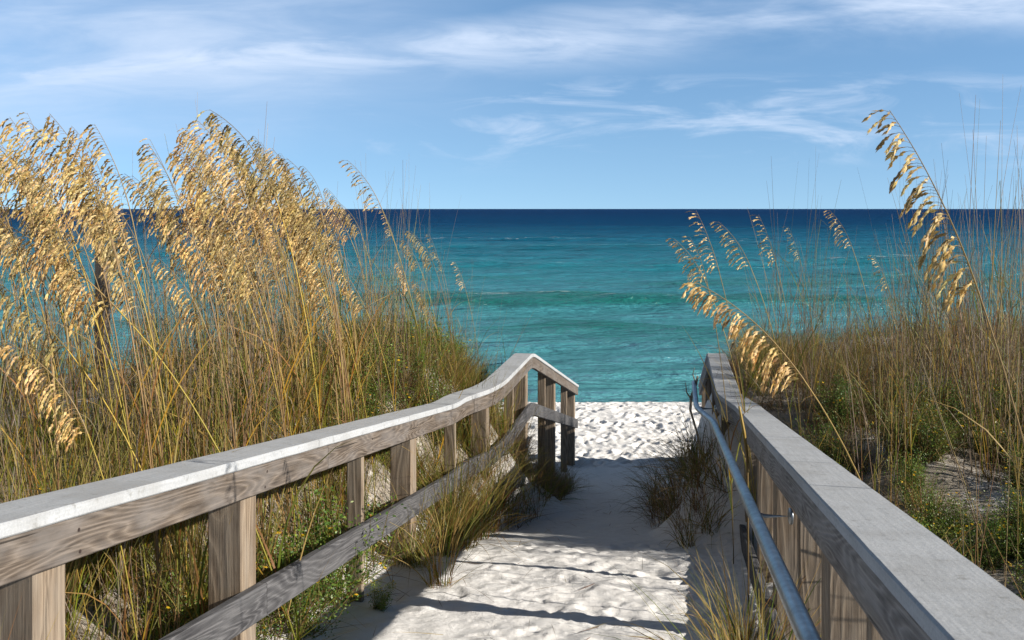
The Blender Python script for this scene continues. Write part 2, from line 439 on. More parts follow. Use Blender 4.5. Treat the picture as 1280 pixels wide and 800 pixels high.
def smooth_interp(ys, vs, r=0.12):
    ys = np.array(ys, float); vs = np.array(vs, float)
    def f(y):
        return np.mean([np.interp(y + d, ys, vs) for d in np.linspace(-r, r, 7)])
    return f

def upright(mb, x, y, z0, z1, wx, wy, ang, ch=0.006):
    """post with chamfered edges; corner (x,y) is its inner near face middle, ang = heading of the walk"""
    c, s = math.cos(ang), math.sin(ang)
    hx, hy = wx / 2, wy / 2
    sec = [(-hx + ch, -hy), (hx - ch, -hy), (hx, -hy + ch), (hx, hy - ch), (hx - ch, hy), (-hx + ch, hy), (-hx, hy - ch), (-hx, -hy + ch)]
    per = [0.0]
    for a, b in zip(sec, sec[1:] + sec[:1]): per.append(per[-1] + math.hypot(a[0] - b[0], a[1] - b[1]))
    nz = max(3, int((z1 - z0) / 0.25)); verts = []; faces = []; uvs = []
    for i in range(nz + 1):
        z = lerp(z0, z1, i / nz)
        for a, b in sec: verts.append((x + a * c + b * s, y - a * s + b * c, z))
    for i in range(nz):
        for k in range(8):
            k2 = (k + 1) % 8
            faces.append((i * 8 + k, i * 8 + k2, (i + 1) * 8 + k2, (i + 1) * 8 + k))
            za, zb = lerp(z0, z1, i / nz), lerp(z0, z1, (i + 1) / nz)
            uvs.append([(za, per[k]), (za, per[k + 1]), (zb, per[k + 1]), (zb, per[k])])
    faces.append(tuple(nz * 8 + k for k in range(8))); uvs.append([(sec[k][0], sec[k][1]) for k in range(8)])
    mb.add(verts, faces, uvs=uvs)

ANG = math.atan(0.155)
def boards(root, name, mat, cuts, fx, fz, o0, o1, v0, v1, ch, step=0.12, wob=0.0, gap=0.002):
    for a, b in zip(cuts, cuts[1:]):
        mb = MB()
        n = max(2, int((b - a) / step))
        sweep(mb, list(np.linspace(a + gap, b - gap, n + 1)), fx, fz, o0, o1, v0, v1, ch, wob)
        o = mb.build(name, mat, root)

def tube(mb, pts, rad, sides=10, cap=True, col=None):
    pts = [Vector(p) for p in pts]; n = len(pts); b = len(mb.v)
    verts = []; faces = []; cols = []
    up0 = Vector((0, 0, 1)) if abs((pts[1] - pts[0]).normalized().z) < 0.9 else Vector((1, 0, 0))
    for i, p in enumerate(pts):
        t = (pts[min(i + 1, n - 1)] - pts[max(i - 1, 0)]).normalized()
        u = t.cross(up0).normalized(); w = u.cross(t)
        r = rad[i] if hasattr(rad, '__len__') else rad
        for k in range(sides):
            a = 6.28318 * k / sides
            verts.append(p + (u * math.cos(a) + w * math.sin(a)) * r)
        if col is not None: cols += [col[i] if isinstance(col, list) else col] * sides
    for i in range(n - 1):
        for k in range(sides):
            k2 = (k + 1) % sides
            faces.append((i * sides + k, i * sides + k2, (i + 1) * sides + k2, (i + 1) * sides + k))
    if cap:
        faces.append(tuple(range(sides - 1, -1, -1))); faces.append(tuple((n - 1) * sides + k for k in range(sides)))
    mb.add(verts, faces, cols if col is not None else None)

def build_left():
    root = empty('railing', (float(xl(5.0)), 5.0, H + gz(float(xl(5)), 5)))
    off = Vector(root.location)
    fx = smooth_interp(LY, LX); fz = smooth_interp(LY, LZ, 0.18)
    cuts = [-1.6, 0.7, 4.55, 6.15, 8.0, 10.40, 15.1]
    class Par: pass
    kids0 = set(COL.objects)
    boards(None, 'rail_cap', M_CAP, cuts, fx, fz, -0.190, 0.0, -0.038, 0.0, 0.005, wob=0.0008)
    boards(None, 'top_rail', M_WOOD, [-1.6, 1.1, 4.7, 8.05, 10.39, 15.08], fx, fz, -0.050, -0.010, -0.154, -0.040, 0.004)
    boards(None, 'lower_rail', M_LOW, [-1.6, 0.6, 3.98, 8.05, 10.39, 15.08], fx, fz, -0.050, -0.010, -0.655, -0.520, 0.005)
    def sup(y, post):
        x = float(fx(y)); z1 = H + float(fz(y)) - 0.040; mb = MB()
        w, d = (0.140, 0.140) if post else (0.089, 0.038)
        cx = x - 0.052 - w / 2
        z0 = H + min(gz(cx, y), gz(x, y)) - 0.35
        upright(mb, cx, y, z0, z1, w, d, ANG)
        return mb.build('post' if post else 'baluster', M_POST)
    for y, p in ((0.2, 1), (1.4, 0), (2.66, 1), (3.92, 1), (5.39, 0), (6.47, 1), (7.75, 0), (8.36, 1), (9.42, 0), (10.28, 1), (11.70, 0), (12.60, 1), (13.96, 0), (14.98, 1)):
        sup(y, p)
    for y in (2.70, 3.97, 5.41, 6.53, 8.4):
        for dz in (-0.075, -0.135):
            yy = y + R.uniform(-0.012, 0.012); e = 0.06
            tx, ty = float(fx(yy + e) - fx(yy - e)), 2 * e; l = math.hypot(tx, ty); nx, ny = ty / l, -tx / l
            c0 = Vector((float(fx(yy)) - 0.010 * nx, yy - 0.010 * ny, H + float(fz(yy)) + dz)); nb = MB()
            tube(nb, [c0 - Vector((nx, ny, 0)) * 0.004, c0 + Vector((nx, ny, 0)) * 0.0012], 0.0055, 10); nb.build('nail_head', M_RUST, None)
    for o in set(COL.objects) - kids0:
        o.parent = root; o.matrix_parent_inverse.identity(); o.location = -off
    tag(root, 'long left wooden railing with bleached white cap edge, stepping down to the beach', 'railing')
build_left()

def build_right():
    root = empty('railing', (float(xr(5.0)), 5.0, H + gz(float(xr(5)), 5)))
    off = Vector(root.location)
    kids0 = set(COL.objects)
    fx = smooth_interp(RY + [15.2], RX + [2.84]); fz = smooth_interp(RY + [15.2], RZ + [-2.7], 0.18)
    boards(None, 'rail_cap', M_CAP, [-1.6, 1.0, 4.75, 8.25, 10.42, 15.0], fx, fz, 0.0, 0.190, -0.038, 0.0, 0.005, wob=0.0008)
    boards(None, 'top_rail', M_GREY, [-1.6, 3.3, 6.9, 10.40, 15.0], fx, fz, 0.010, 0.050, -0.160, -0.040, 0.004)
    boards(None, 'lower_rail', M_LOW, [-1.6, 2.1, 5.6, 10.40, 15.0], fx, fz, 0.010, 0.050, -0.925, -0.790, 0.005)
    for y, p in ((0.3, 1), (1.5, 0), (2.35, 0), (3.05, 1), (3.75, 0), (4.7, 1), (5.75, 0), (6.9, 1), (8.1, 0), (9.2, 1), (10.3, 1), (11.8, 0), (12.9, 1), (14.9, 1)):
        x = float(fx(y)); z1 = H + float(fz(y)) - 0.040; mb = MB()
        w, d = (0.140, 0.140) if p else (0.089, 0.038)
        cx = x + 0.052 + w / 2
        upright(mb, cx, y, H + min(gz(cx, y), gz(x, y)) - 0.35, z1, w, d, ANG)
        mb.build('post' if p else 'baluster', M_POST)
    # steel grab rail carried on the inner side
    def gp(y): return Vector((float(fx(y)) - 0.155, y, H + float(fz(y)) - 0.115))
    pts = [gp(y) for y in np.linspace(-1.4, 9.05, 60)]
    end = gp(9.05)
    pts.append(end + Vector((0.012, 0.07, -0.004)))
    mb = MB(); tube(mb, pts, 0.021, 14); grab = mb.build('grab_rail', M_STEEL, None, True)
    grab['label'] = 'grey galvanised steel pipe grab rail'
    for y in (0.6, 3.62, 8.2):
        a = gp(y); b = MB()
        tube(b, [a + Vector((0.0, 0, -0.018)), a + Vector((0.02, 0, -0.06)), a + Vector((0.07, 0, -0.075)), a + Vector((0.166, 0, -0.075))], 0.008, 8)
        c = a + Vector((0.160, 0, -0.075)); tube(b, [c, c + Vector((0.006, 0, 0))], 0.03, 12)
        b.build('bracket', M_STEEL, None, True)
    for o in set(COL.objects) - kids0:
        o.parent = root; o.location = -off
    tag(root, 'right wooden railing with wide grey cap and a steel pipe grab rail', 'railing')
build_right()

# ------------------------------------------------------------------ plants
GREEN = (0.085, 0.125, 0.028); DKGREEN = (0.045, 0.075, 0.022); YGREEN = (0.17, 0.19, 0.035); STRAW = (0.37, 0.28, 0.125)
GOLD = (0.37, 0.24, 0.065); RUST = (0.20, 0.10, 0.05); BROWN = (0.13, 0.088, 0.055); GREYBR = (0.22, 0.18, 0.14)

def blade(mb, base, az, lean, curl, L, w, c0, c1, n=5, twist=None, kink=None):
    """long narrow leaf: starts lean from vertical, bends over by curl"""
    p = Vector(base); a = lean
    tw = R.uniform(-0.9, 0.9) if twist is None else twist
    ca, sa = math.cos(az), math.sin(az)
    verts = []; cols = []
    seg = L / n
    for i in range(n + 1):
        t = i / n
        d = Vector((ca * math.sin(a), sa * math.sin(a), math.cos(a)))
        side = Vector((-sa, ca, 0)); nrm = side.cross(d)
        s = side * math.cos(tw + t * 0.8) + nrm * math.sin(tw + t * 0.8)
        ww = w * (1 - t ** 1.8) * (0.75 + 0.25 * min(1, t * 5)) * 0.5
        c = mixc(c0, c1, t)
        if i == n: verts.append(p.copy()); cols.append(c)
        else: verts += [p - s * ww, p + s * ww]; cols += [c, c]
        p = p + d * seg
        a += curl / n * (0.5 + t)
        if kink is not None and i == kink: a += R.uniform(0.9, 1.7)
    faces = [(2 * i, 2 * i + 1, 2 * i + 3, 2 * i + 2) for i in range(n - 1)] + [(2 * n - 2, 2 * n - 1, 2 * n)]
    mb.add(verts, faces, cols)

def spikelet(mb, p, d, L, w, col):
    d = d.normalized()
    s = d.cross(Vector((R.uniform(-1, 1), R.uniform(-1, 1), R.uniform(-1, 1)))).normalized()
    n = d.cross(s)
    m = p + d * L * 0.42
    verts = [p, m + s * w, m + n * w * 0.28, m - s * w, m - n * w * 0.28, p + d * L]
    c2 = mixc(col, (0.25, 0.16, 0.06), 0.25)
    mb.add(verts, [(0, 1, 2), (0, 2, 3), (0, 3, 4), (0, 4, 1), (5, 2, 1), (5, 3, 2), (5, 4, 3), (5, 1, 4)], [c2, col, col, col, col, mixc(col, (0.7, 0.58, 0.36), 0.4)])

def sea_oat(h, lean0, lean1, lean2, Lp, nb, dens, leaves=True, thin=1.0, green=0.5, ssz=1.0, brl=1.0):
    """one plant at the origin, leaning to -x. returns root and head tip offset"""
    root = empty('sea_oat')
    st = MB(); n = 14; p = Vector((0, 0, -0.03)); pts = [p.copy()]
    for i in range(n):
        t = (i + 0.5) / n; a = lean0 + (lean1 - lean0) * t ** 1.7
        p = p + Vector((-math.sin(a), R.uniform(-0.02, 0.02), math.cos(a))) * (h / n); pts.append(p.copy())
    c_lo = mixc((0.15, 0.085, 0.05), YGREEN, green); c_hi = mixc((0.27, 0.19, 0.11), (0.46, 0.34, 0.11), min(1, green * 1.4))
    m = 12; rp = [pts[-1].copy()]
    for i in range(m):
        t = (i + 0.5) / m; a = lean1 + (lean2 - lean1) * t ** 1.2
        rp.append(rp[-1] + Vector((-math.sin(a), R.uniform(-0.03, 0.03), math.cos(a))) * (Lp / m))
    rad = [lerp(0.0036, 0.0022, i / n) * thin for i in range(n + 1)]
    tube(st, pts, rad, 5, False, [mixc(c_lo, c_hi, min(1, (i / n) ** 1.2)) for i in range(n + 1)])
    st.build('stalk', M_STALK, root, True)
    sh = MB()
    tube(sh, rp, [lerp(0.0026, 0.0008, i / m) * thin for i in range(m + 1)], 4, False, mixc(STRAW, GOLD, 0.3))
    nb = int(nb * 1.25)
    for k in range(nb):
        t = (k + R.uniform(0, 0.8)) / nb
        q = t * m; i = min(int(q), m - 1)
        o = rp[i].lerp(rp[i + 1], q - i); rd = (rp[i + 1] - rp[i]).normalized()
        L = brl * lerp(0.15, 0.06, t) * R.uniform(0.7, 1.25) * (0.5 + 0.5 * min(1, t * 6))
        side = R.choice((-1, 1)) * R.uniform(0.1, 1.3)
        d = (rd * 0.75 + Vector((-0.55, side * 0.8, 0.1))).normalized()
        ns = max(3, int(L / 0.0115 * dens)); pp = o.copy(); bp = [pp.copy()]
        base = jit(mixc((0.76, 0.56, 0.20), (0.84, 0.69, 0.36), R.random()), 0.12)
        if R.random() < 0.16: base = jit((0.40, 0.29, 0.13))
        for s in range(ns):
            f = s / ns
            d = (d + Vector((-0.045, 0, -0.21))).normalized()
            pp = pp + d * (L / ns); bp.append(pp.copy())
            if f > 0.12:
                sd = (d + Vector((R.uniform(-0.45, 0.15), R.uniform(-0.3, 0.3), R.uniform(-0.5, 0.05)))).normalized()
                spikelet(sh, pp, sd, ssz * R.uniform(0.015, 0.027), ssz * R.uniform(0.0034, 0.0058), jit(base, 0.14))
        spikelet(sh, pp, d, 0.024 * ssz, 0.0038 * ssz, base)
        tube(sh, bp[::2] if len(bp) > 4 else bp, 0.0006, 3, False, mixc(STRAW, GOLD, 0.5))
    sh.build('seed_head', M_SEED, root)
    if leaves:
        lf = MB()
        for k in range(R.randint(5, 8)):
            q = R.uniform(0.02, 0.55) * n; i = int(q); o = pts[i].lerp(pts[i + 1], q - i)
            c = R.choice((YGREEN, GREEN, STRAW, GOLD, RUST))
            blade(lf, o, R.uniform(0, 6.28), R.uniform(0.12, 0.45), R.uniform(0.3, 1.6), R.uniform(0.35, 0.75), R.uniform(0.005, 0.009), jit(c), jit(mixc(c, STRAW, 0.6)), 6)
        lf.build('foliage', M_LEAF, root)
    return root, rp[-1].copy()

def stalk_clump(ns, hmin, hmax, spread, fan):
    root = empty('dry_grass_clump')
    st = MB(); lf = MB()
    for k in range(ns):
        a = R.uniform(0, 6.28); r = spread * math.sqrt(R.random()); h = R.uniform(hmin, hmax)
        p = Vector((r * math.cos(a), r * math.sin(a), -0.04)); az = R.uniform(0, 6.28) if R.random() < 0.5 else 3.14 + R.uniform(-0.6, 0.6)
        le = abs(R.gauss(0, fan)); cv = R.uniform(-0.03, 0.22)
        pts = [p.copy()]; n = 7
        for i in range(n):
            ang = le + cv * (i / n)
            p = p + Vector((math.cos(az) * math.sin(ang), math.sin(az) * math.sin(ang), math.cos(ang))) * (h / n); pts.append(p.copy())
        c = jit(R.choice((RUST, BROWN, GREYBR, GREYBR, BROWN, STRAW, GOLD, YGREEN)), 0.2)
        rb = R.uniform(0.0013, 0.0027)
        tube(st, pts, [lerp(rb, rb * 0.3, (i / n) ** 1.4) for i in range(n + 1)], 4, False, [mixc(c, mixc(c, GREYBR, 0.5), i / n) for i in range(n + 1)])
        for j in range(R.randint(1, 3)):
            q = R.uniform(0.05, 0.6) * n; i = int(q); o = pts[i].lerp(pts[i + 1], q - i)
            cc = R.choice((STRAW, BROWN, GREYBR, YGREEN, GREEN))
            blade(lf, o, R.uniform(0, 6.28), R.uniform(0.1, 0.6), R.uniform(0.2, 2.0), R.uniform(0.2, 0.55), R.uniform(0.003, 0.006), jit(cc), jit(mixc(cc, STRAW, 0.5)), 5, kink=(2 if R.random() < 0.2 else None))
    st.build('stalk', M_STALK, root); lf.build('foliage', M_LEAF, root)
    return root

def grass_tuft(nb, L0, L1, pal, spread, lean=0.25, curl=1.1, w=0.0065, kinks=0.05, tipk=0.8, name='grass_tuft'):
    mb = MB()
    for k in range(nb):
        a = R.uniform(0, 6.28); r = spread * math.sqrt(R.random())
        az = a + R.uniform(-0.9, 0.9) if R.random() < 0.75 else 3.14 + R.uniform(-0.7, 0.7)
        c = jit(R.choice(pal), 0.22)
        tip = mixc(c, STRAW, R.uniform(0.05, tipk))
        blade(mb, (r * math.cos(a), r * math.sin(a), -0.03), az, abs(R.gauss(0, lean)) + 0.03, R.uniform(0.15, 1.0) * curl, R.uniform(L0, L1), w * R.uniform(0.55, 1.25), mixc(c, RUST if R.random() < 0.2 else c, 0.7), tip, 6, kink=(R.randint(2, 4) if R.random() < kinks else None))
    return mb.build(name, M_LEAF)

def shrub(nst, L, flowers, pal):
    root = empty('flowering_shrub'); st = MB(); lf = MB(); heads = 0
    for k in range(nst):
        az = R.uniform(0, 6.28); a = R.uniform(0.1, 1.1); p = Vector((R.uniform(-.06, .06), R.uniform(-.06, .06), -0.02)); pts = [p.copy()]
        n = 8; LL = L * R.uniform(0.6, 1.15)
        for i in range(n):
            a2 = a - 0.5 * (i / n) + R.uniform(-0.25, 0.25); az += R.uniform(-0.3, 0.3)
            p = p + Vector((math.cos(az) * math.sin(a2), math.sin(az) * math.sin(a2), math.cos(a2))) * (LL / n); pts.append(p.copy())
            for j in range(10):
                o = p + Vector((R.gauss(0, 1), R.gauss(0, 1), R.gauss(0, 1))) * 0.022
                d = Vector((R.uniform(-1, 1), R.uniform(-1, 1), R.uniform(-0.3, 1))).normalized()
                s = d.cross(Vector((R.uniform(-1, 1), R.uniform(-1, 1), R.uniform(-1, 1)))).normalized()
                l = R.uniform(0.010, 0.022); w = l * R.uniform(0.16, 0.30)
                c = jit(R.choice(pal), 0.2)
                lf.add([o, o + d * l * .5 + s * w, o + d * l, o + d * l * .5 - s * w], [(0, 1, 2, 3)], [c] * 4)
        tube(st, pts, [0.0028 * (1 - 0.7 * i / n) for i in range(n + 1)], 4, False, jit((0.16, 0.13, 0.06)))
        if R.random() < flowers and heads < 11:
            for f in range(R.randint(1, 2)):
                fl = MB(); heads += 1
                c = p + Vector((R.gauss(0, .018), R.gauss(0, .018), R.uniform(-.01, .02)))
                col = jit((0.78, 0.50, 0.015), 0.1); npet = 7
                up = Vector((R.uniform(-.5, .5), R.uniform(-.8, .2), 0.8)).normalized(); s = up.cross(Vector((1, 0, 0))).normalized(); u = s.cross(up)
                for q in range(npet):
                    b0 = 6.283 * q / npet; d = s * math.cos(b0) + u * math.sin(b0); e = (s * -math.sin(b0) + u * math.cos(b0)) * 0.0034
                    fl.add([c, c + d * 0.006 + e, c + d * 0.011 + up * .001, c + d * 0.006 - e], [(0, 1, 2, 3)], [col] * 4)
                spikelet(fl, c - up * 0.006, up, 0.011, 0.004, (0.5, 0.27, 0.01))
                fl.build('flower', M_SHRUB, root)
    st.build('stem', M_STALK, root); lf.build('foliage', M_SHRUB, root)
    return root

# prototypes --------------------------------------------------------------
class Bank:
    """a kind with several variants; the first use of a variant moves it, later uses copy it"""
    def __init__(s, protos): s.p = [[o, tip, False] for o, tip in protos]
    def put(s, i, loc, rz, sc, label, cat, group):
        e = s.p[i % len(s.p)]
        if not e[2]: o = e[0]; e[2] = True
        else: o = copy_tree(e[0])
        o.location = loc; o.rotation_euler = (0, 0, rz); o.scale = (sc, sc, sc)
        if 'group' in o: del o['group']
        return tag(o, label, cat, group)
    def clear(s):
        for o, tip, used in s.p:
            if not used:
                for c in list(o.children): bpy.data.objects.remove(c)
                bpy.data.objects.remove(o)

OATS = Bank([sea_oat(1.45, 0.03, 0.30, 0.70, 0.44, 30, 1.9), sea_oat(1.5, 0.05, 0.36, 0.90, 0.48, 31, 1.8, green=0.1), sea_oat(1.55, 0.0, 0.22, 0.55, 0.42, 27, 1.7, green=0.2),
             sea_oat(1.4, 0.07, 0.42, 0.75, 0.50, 32, 1.9, green=0.8), sea_oat(1.5, 0.03, 0.30, 0.62, 0.40, 22, 1.6, green=0.0), sea_oat(1.35, 0.05, 0.34, 1.10, 0.46, 31, 1.9, green=0.7),
             sea_oat(1.6, 0.02, 0.26, 0.80, 0.46, 24, 1.5, green=0.1), sea_oat(1.45, 0.09, 0.40, 0.70, 0.38, 26, 1.7, green=0.9), sea_oat(1.5, 0.01, 0.20, 0.95, 0.36, 17, 1.3, green=0.0), sea_oat(1.5, 0.06, 0.30, 0.50, 0.50, 20, 1.4, green=0.3)])
THIN = Bank([sea_oat(1.5, 0.04, 0.28, 0.50, 0.34, 18, 1.2, thin=0.8, green=0.3, ssz=0.85, brl=0.65), sea_oat(1.5, 0.08, 0.40, 0.9, 0.32, 18, 1.3, thin=0.8, ssz=0.85, brl=0.7), sea_oat(1.6, 0.02, 0.25, 0.6, 0.28, 16, 1.2, thin=0.8, green=0.2, ssz=0.85, brl=0.55)])
LEAN = Bank([sea_oat(1.25, 0.22, 0.62, 1.12, 0.50, 44, 1.7, green=0.4, brl=0.9), sea_oat(1.4, 0.15, 0.34, 0.62, 0.52, 36, 1.6, green=0.1, ssz=1.05, brl=0.9), sea_oat(1.3, 0.30, 0.75, 1.15, 0.50, 34, 1.9, green=0.8)])
STK = Bank([(stalk_clump(14, 0.9, 1.75, 0.14, 0.09), None), (stalk_clump(10, 0.8, 1.6, 0.10, 0.13), None), (stalk_clump(16, 1.0, 1.9, 0.18, 0.08), None), (stalk_clump(8, 0.7, 1.4, 0.12, 0.18), None), (stalk_clump(12, 0.6, 1.25, 0.16, 0.22), None)])
PALG = [GREEN, DKGREEN, YGREEN, YGREEN, GREEN, STRAW, GOLD, RUST]
PALM = [YGREEN, STRAW, DKGREEN, RUST, GREEN, YGREEN, BROWN, GREEN]
PALD = [BROWN, (0.10, 0.07, 0.045), GREYBR, STRAW, (0.14, 0.075, 0.04), (0.19, 0.155, 0.115), BROWN, DKGREEN, (0.07, 0.055, 0.035)]
TUFT = Bank([(grass_tuft(70, 0.35, 0.85, PALG, 0.10), None), (grass_tuft(60, 0.4, 1.0, PALM, 0.12, 0.2, 0.8), None), (grass_tuft(80, 0.3, 0.7, PALG, 0.14, 0.35, 1.3), None), (grass_tuft(55, 0.5, 1.1, PALM, 0.09, 0.16, 0.7, 0.008), None)])
EDGE = Bank([(grass_tuft(85, 0.35, 0.85, [GREEN, GREEN, YGREEN, STRAW, GREEN, RUST], 0.09, 0.42, 1.7), None), (grass_tuft(60, 0.3, 0.7, [GREEN, DKGREEN, DKGREEN, STRAW, BROWN], 0.08, 0.75, 2.6), None)])
DEAD = Bank([(grass_tuft(110, 0.25, 0.75, PALD, 0.16, 0.65, 2.4, 0.005, 0.25, 0.35, name='dead_grass_tuft'), None), (grass_tuft(95, 0.2, 0.6, PALD, 0.18, 0.8, 2.2, 0.005, 0.3, 0.35, name='dead_grass_tuft'), None), (grass_tuft(120, 0.3, 0.85, PALD + [STRAW], 0.14, 0.5, 2.6, 0.0045, 0.3, 0.35, name='dead_grass_tuft'), None)])
PALS = [(0.075, 0.15, 0.022), (0.11, 0.19, 0.03), (0.17, 0.23, 0.035), (0.055, 0.11, 0.02)]
SHR = Bank([(shrub(34, 0.40, 0.35, PALS), None), (shrub(28, 0.30, 0.5, PALS + [(0.25, 0.25, 0.05)]), None), (shrub(40, 0.34, 0.25, PALS + [(0.20, 0.15, 0.05)]), None)])

def put_oat(bank, i, px, py, Y, label, group, rz=None, smin=0.7, smax=1.25, force=None):
    """a plant whose head tip stands at the given place; its foot goes to the ground below"""
    i = i % len(bank.p); tip = bank.p[i][1]
    T = P(px, py, Y); rz = R.uniform(-0.45, 0.45) if rz is None else rz
    sc = 1.0
    for it in range(6):
        ox = (tip.x * math.cos(rz) - tip.y * math.sin(rz)) * sc; oy = (tip.x * math.sin(rz) + tip.y * math.cos(rz)) * sc
        bx, by = T.x - ox, T.y - oy
        g = H + gz(bx, by); sc = (T.z - g) / tip.z
    if not force and (not (smin <= sc <= smax) or (bx > float(xl(by)) - 0.3 and by < 11 and px < 640)): return None
    if px < 640 and bx > float(xl(by)) - 0.1 and by < 14: print('IN FRONT', px, py, Y, bx, by)
    return bank.put(i, (bx, by, g), rz, sc, label, 'sea oats', group)

# sea oats: the crowded stand on the left dune
env = lambda x: np.interp(x, [-60, 10, 60, 110, 150, 185, 262, 300, 340, 385, 420, 450], [160, 142, 140, 158, 205, 165, 140, 180, 175, 205, 245, 320])
cnt = 0; tries = 0
LBL_OAT = 'golden sea oat with full drooping head in the crowded stand behind the left railing'
hero = [(12, 146, 5.0), (62, 142, 4.2), (118, 155, 4.6), (182, 170, 4.8), (226, 166, 5.8), (262, 137, 6.2), (318, 170, 7.0), (340, 185, 7.3), (378, 207, 7.8), (20, 175, 4.4), (95, 190, 4.3), (200, 215, 4.8), (285, 205, 6.4), (340, 240, 7.0), (300, 225, 6.3), (250, 200, 5.4), (270, 240, 5.8), (360, 225, 7.4), (395, 240, 8.2), (235, 235, 5.3), (320, 260, 6.6), (380, 270, 7.6), (410, 275, 8.4), (215, 255, 5.0), (290, 275, 5.9), (350, 285, 7.0)]
for k, (a, b, Y) in enumerate(hero):
    if put_oat(OATS, k, a, b, Y, LBL_OAT, 'sea oats crowded on the left dune', smin=0.5, smax=1.6): cnt += 1
while cnt < 158 and tries < 9000:
    tries += 1
    px = R.uniform(-60, 230) if R.random() < 0.36 else R.uniform(220, 440); py = env(px) + 165 * R.random() ** 1.2; Y = R.uniform(3.8, 7.0) if px < 230 else R.uniform(5.4, 10.0)
    if put_oat(OATS, tries, px, py, Y, LBL_OAT, 'sea oats crowded on the left dune', smin=0.6, smax=1.4): cnt += 1
print('OATS', cnt)
put_oat(LEAN, 2, -20, 268, 4.3, 'large golden sea oat close by at the left edge, bending over the grass', None, 0.1, force=1)
put_oat(LEAN, 2, -40, 330, 4.2, 'second large sea oat at the left edge, its head lower', None, -0.2, force=1)
put_oat(OATS, 5, 4, 425, 3.1, 'low sea oat drooping beside the railing at the left edge', None, 0.2, force=1)
# the thinner group by the bend of the left railing
LBL_MID = 'slender sea oat in the small group before the sea at the railing bend'
for k, (a, b, Y) in enumerate([(478, 262, 9.0), (512, 288, 8.6), (498, 328, 8.2), (536, 292, 9.3), (518, 350, 8.4), (545, 318, 9.2), (526, 372, 8.5), (505, 300, 8.8)]):
    put_oat(OATS if k in (1, 2, 4, 6, 7) else THIN, k, a, b, Y, LBL_MID, 'sea oats by the left railing bend', smin=0.4, smax=1.7)
put_oat(THIN, 1, 434, 200, 8.0, 'lone sea oat with a short head rising above the horizon right of the crowded stand', None, smin=0.4, smax=1.8, force=1)
put_oat(THIN, 0, 568, 326, 9.6, 'last thin sea oat nearest the open sea on the left side', None, smin=0.4, smax=1.8, force=1)
# right dune
put_oat(LEAN, 1, 1112, 138, 2.85, 'tall curved sea oat with a big open head against the sky on the right', None, 0.05, force=1)
put_oat(LEAN, 0, 868, 352, 3.6, 'bowed sea oat leaning over the right railing with its head before the water', None, 0.1, force=1)
LBL_R = 'small pale sea oat standing before the water on the right dune'
for k, (a, b, Y) in enumerate([(870, 263, 6.5), (898, 277, 6.4), (862, 296, 6.2), (948, 268, 6.6), (1037, 263, 6.4), (1092, 320, 6.0), (985, 283, 7.2), (842, 298, 6.8)]):
    put_oat(THIN, k, a, b, Y, LBL_R, 'small sea oats on the right dune', smin=0.3, smax=2, force=1)
for b in (OATS, THIN, LEAN): b.clear()

def side_pt(side, y0, y1, margin=0.25):
    while True:
        Y = R.uniform(y0, y1)
        if side < 0:
            x1 = float(xl(Y)) - margin; x0 = min(-0.56 * Y - 0.9, x1 - 0.3); x = R.uniform(x0, x1)
        else:
            x0 = float(xr(Y)) + margin + 0.2; x1 = max(0.56 * Y + 0.9, x0 + 0.3); x = R.uniform(x0, x1)
        return x, Y

def put(bank, n, side, y0, y1, margin, label, cat, group, s0=0.8, s1=1.2, reject=None):
    k = 0; guard = 0
    while k < n and guard < n * 40:
        guard += 1
        x, y = side_pt(side, y0, y1, margin)
        if reject and reject(x, y): continue
        bank.put(R.randrange(100), (x, y, H + gz(x, y)), R.uniform(0, 6.28), R.uniform(s0, s1), label, cat, group); k += 1

def beside(bank, n, side, y0, y1, d0, d1, label, cat, group, s0, s1):
    for k in range(n):
        y = R.uniform(y0, y1); d = lerp(d0, d1, R.random())
        x = float(xl(y)) - d if side < 0 else float(xr(y)) + d
        bank.put(R.randrange(100), (x, y, H + gz(x, y)), R.uniform(0, 6.28), R.uniform(s0, s1), label, cat, group)
bare = lambda x, y: y < 6.3 and vnoise(x, y, 0.8, 40) > 0.02 or (2.0 < x < 3.3 and y < 5.2)
sandy_left = lambda x, y: (-4.6 < x < -3.0 and 5.6 < y < 7.6)
put(STK, 74, -1, 3.0, 10.8, 0.35, 'bare dry grass stalks rising among the sea oats on the left dune', 'dry grass', 'dry stalk clumps on the left dune', 0.75, 1.1, sandy_left)
put(STK, 44, 1, 6.3, 12.5, 0.35, 'bare brown grass stalks standing against the sea on the right dune', 'dry grass', 'dry stalk clumps on the right dune', 0.7, 1.15)
put(STK, 9, 1, 2.9, 4.6, 0.55, 'tall reddish dry stalks close by beyond the right rail cap', 'dry grass', 'near stalk clumps on the right', 0.75, 1.0)
put(TUFT, 60, -1, 2.3, 11.0, 0.22, 'green and yellow beach grass tuft on the left dune behind the railing', 'grass tuft', 'beach grass tufts on the left dune', 0.5, 0.85, sandy_left)
put(TUFT, 26, 1, 6.8, 12.5, 0.25, 'green beach grass tuft on the right dune', 'grass tuft', 'beach grass tufts on the right dune', 0.4, 0.75)
put(DEAD, 26, -1, 3.0, 11.5, 0.3, 'brown tangled dead grass between the left dune plants', 'dead grass tuft', 'dead grass tufts on the left dune', 0.7, 1.1)
beside(DEAD, 34, 1, 5.6, 8.6, 0.5, 2.6, 'brown and grey tangled dead grass tuft on the right dune', 'dead grass tuft', 'dead grass tufts on the right dune', 0.5, 0.85)
beside(SHR, 24, 1, 4.6, 7.4, 0.45, 2.2, 'low green shrub with small yellow flowers on sand beyond the right railing', 'shrub', 'yellow flowered shrubs on the right', 0.6, 1.0)
beside(TUFT, 14, 1, 5.8, 8.2, 0.5, 2.4, 'green beach grass tuft on the right dune', 'grass tuft', 'beach grass tufts on the right dune', 0.5, 0.8)
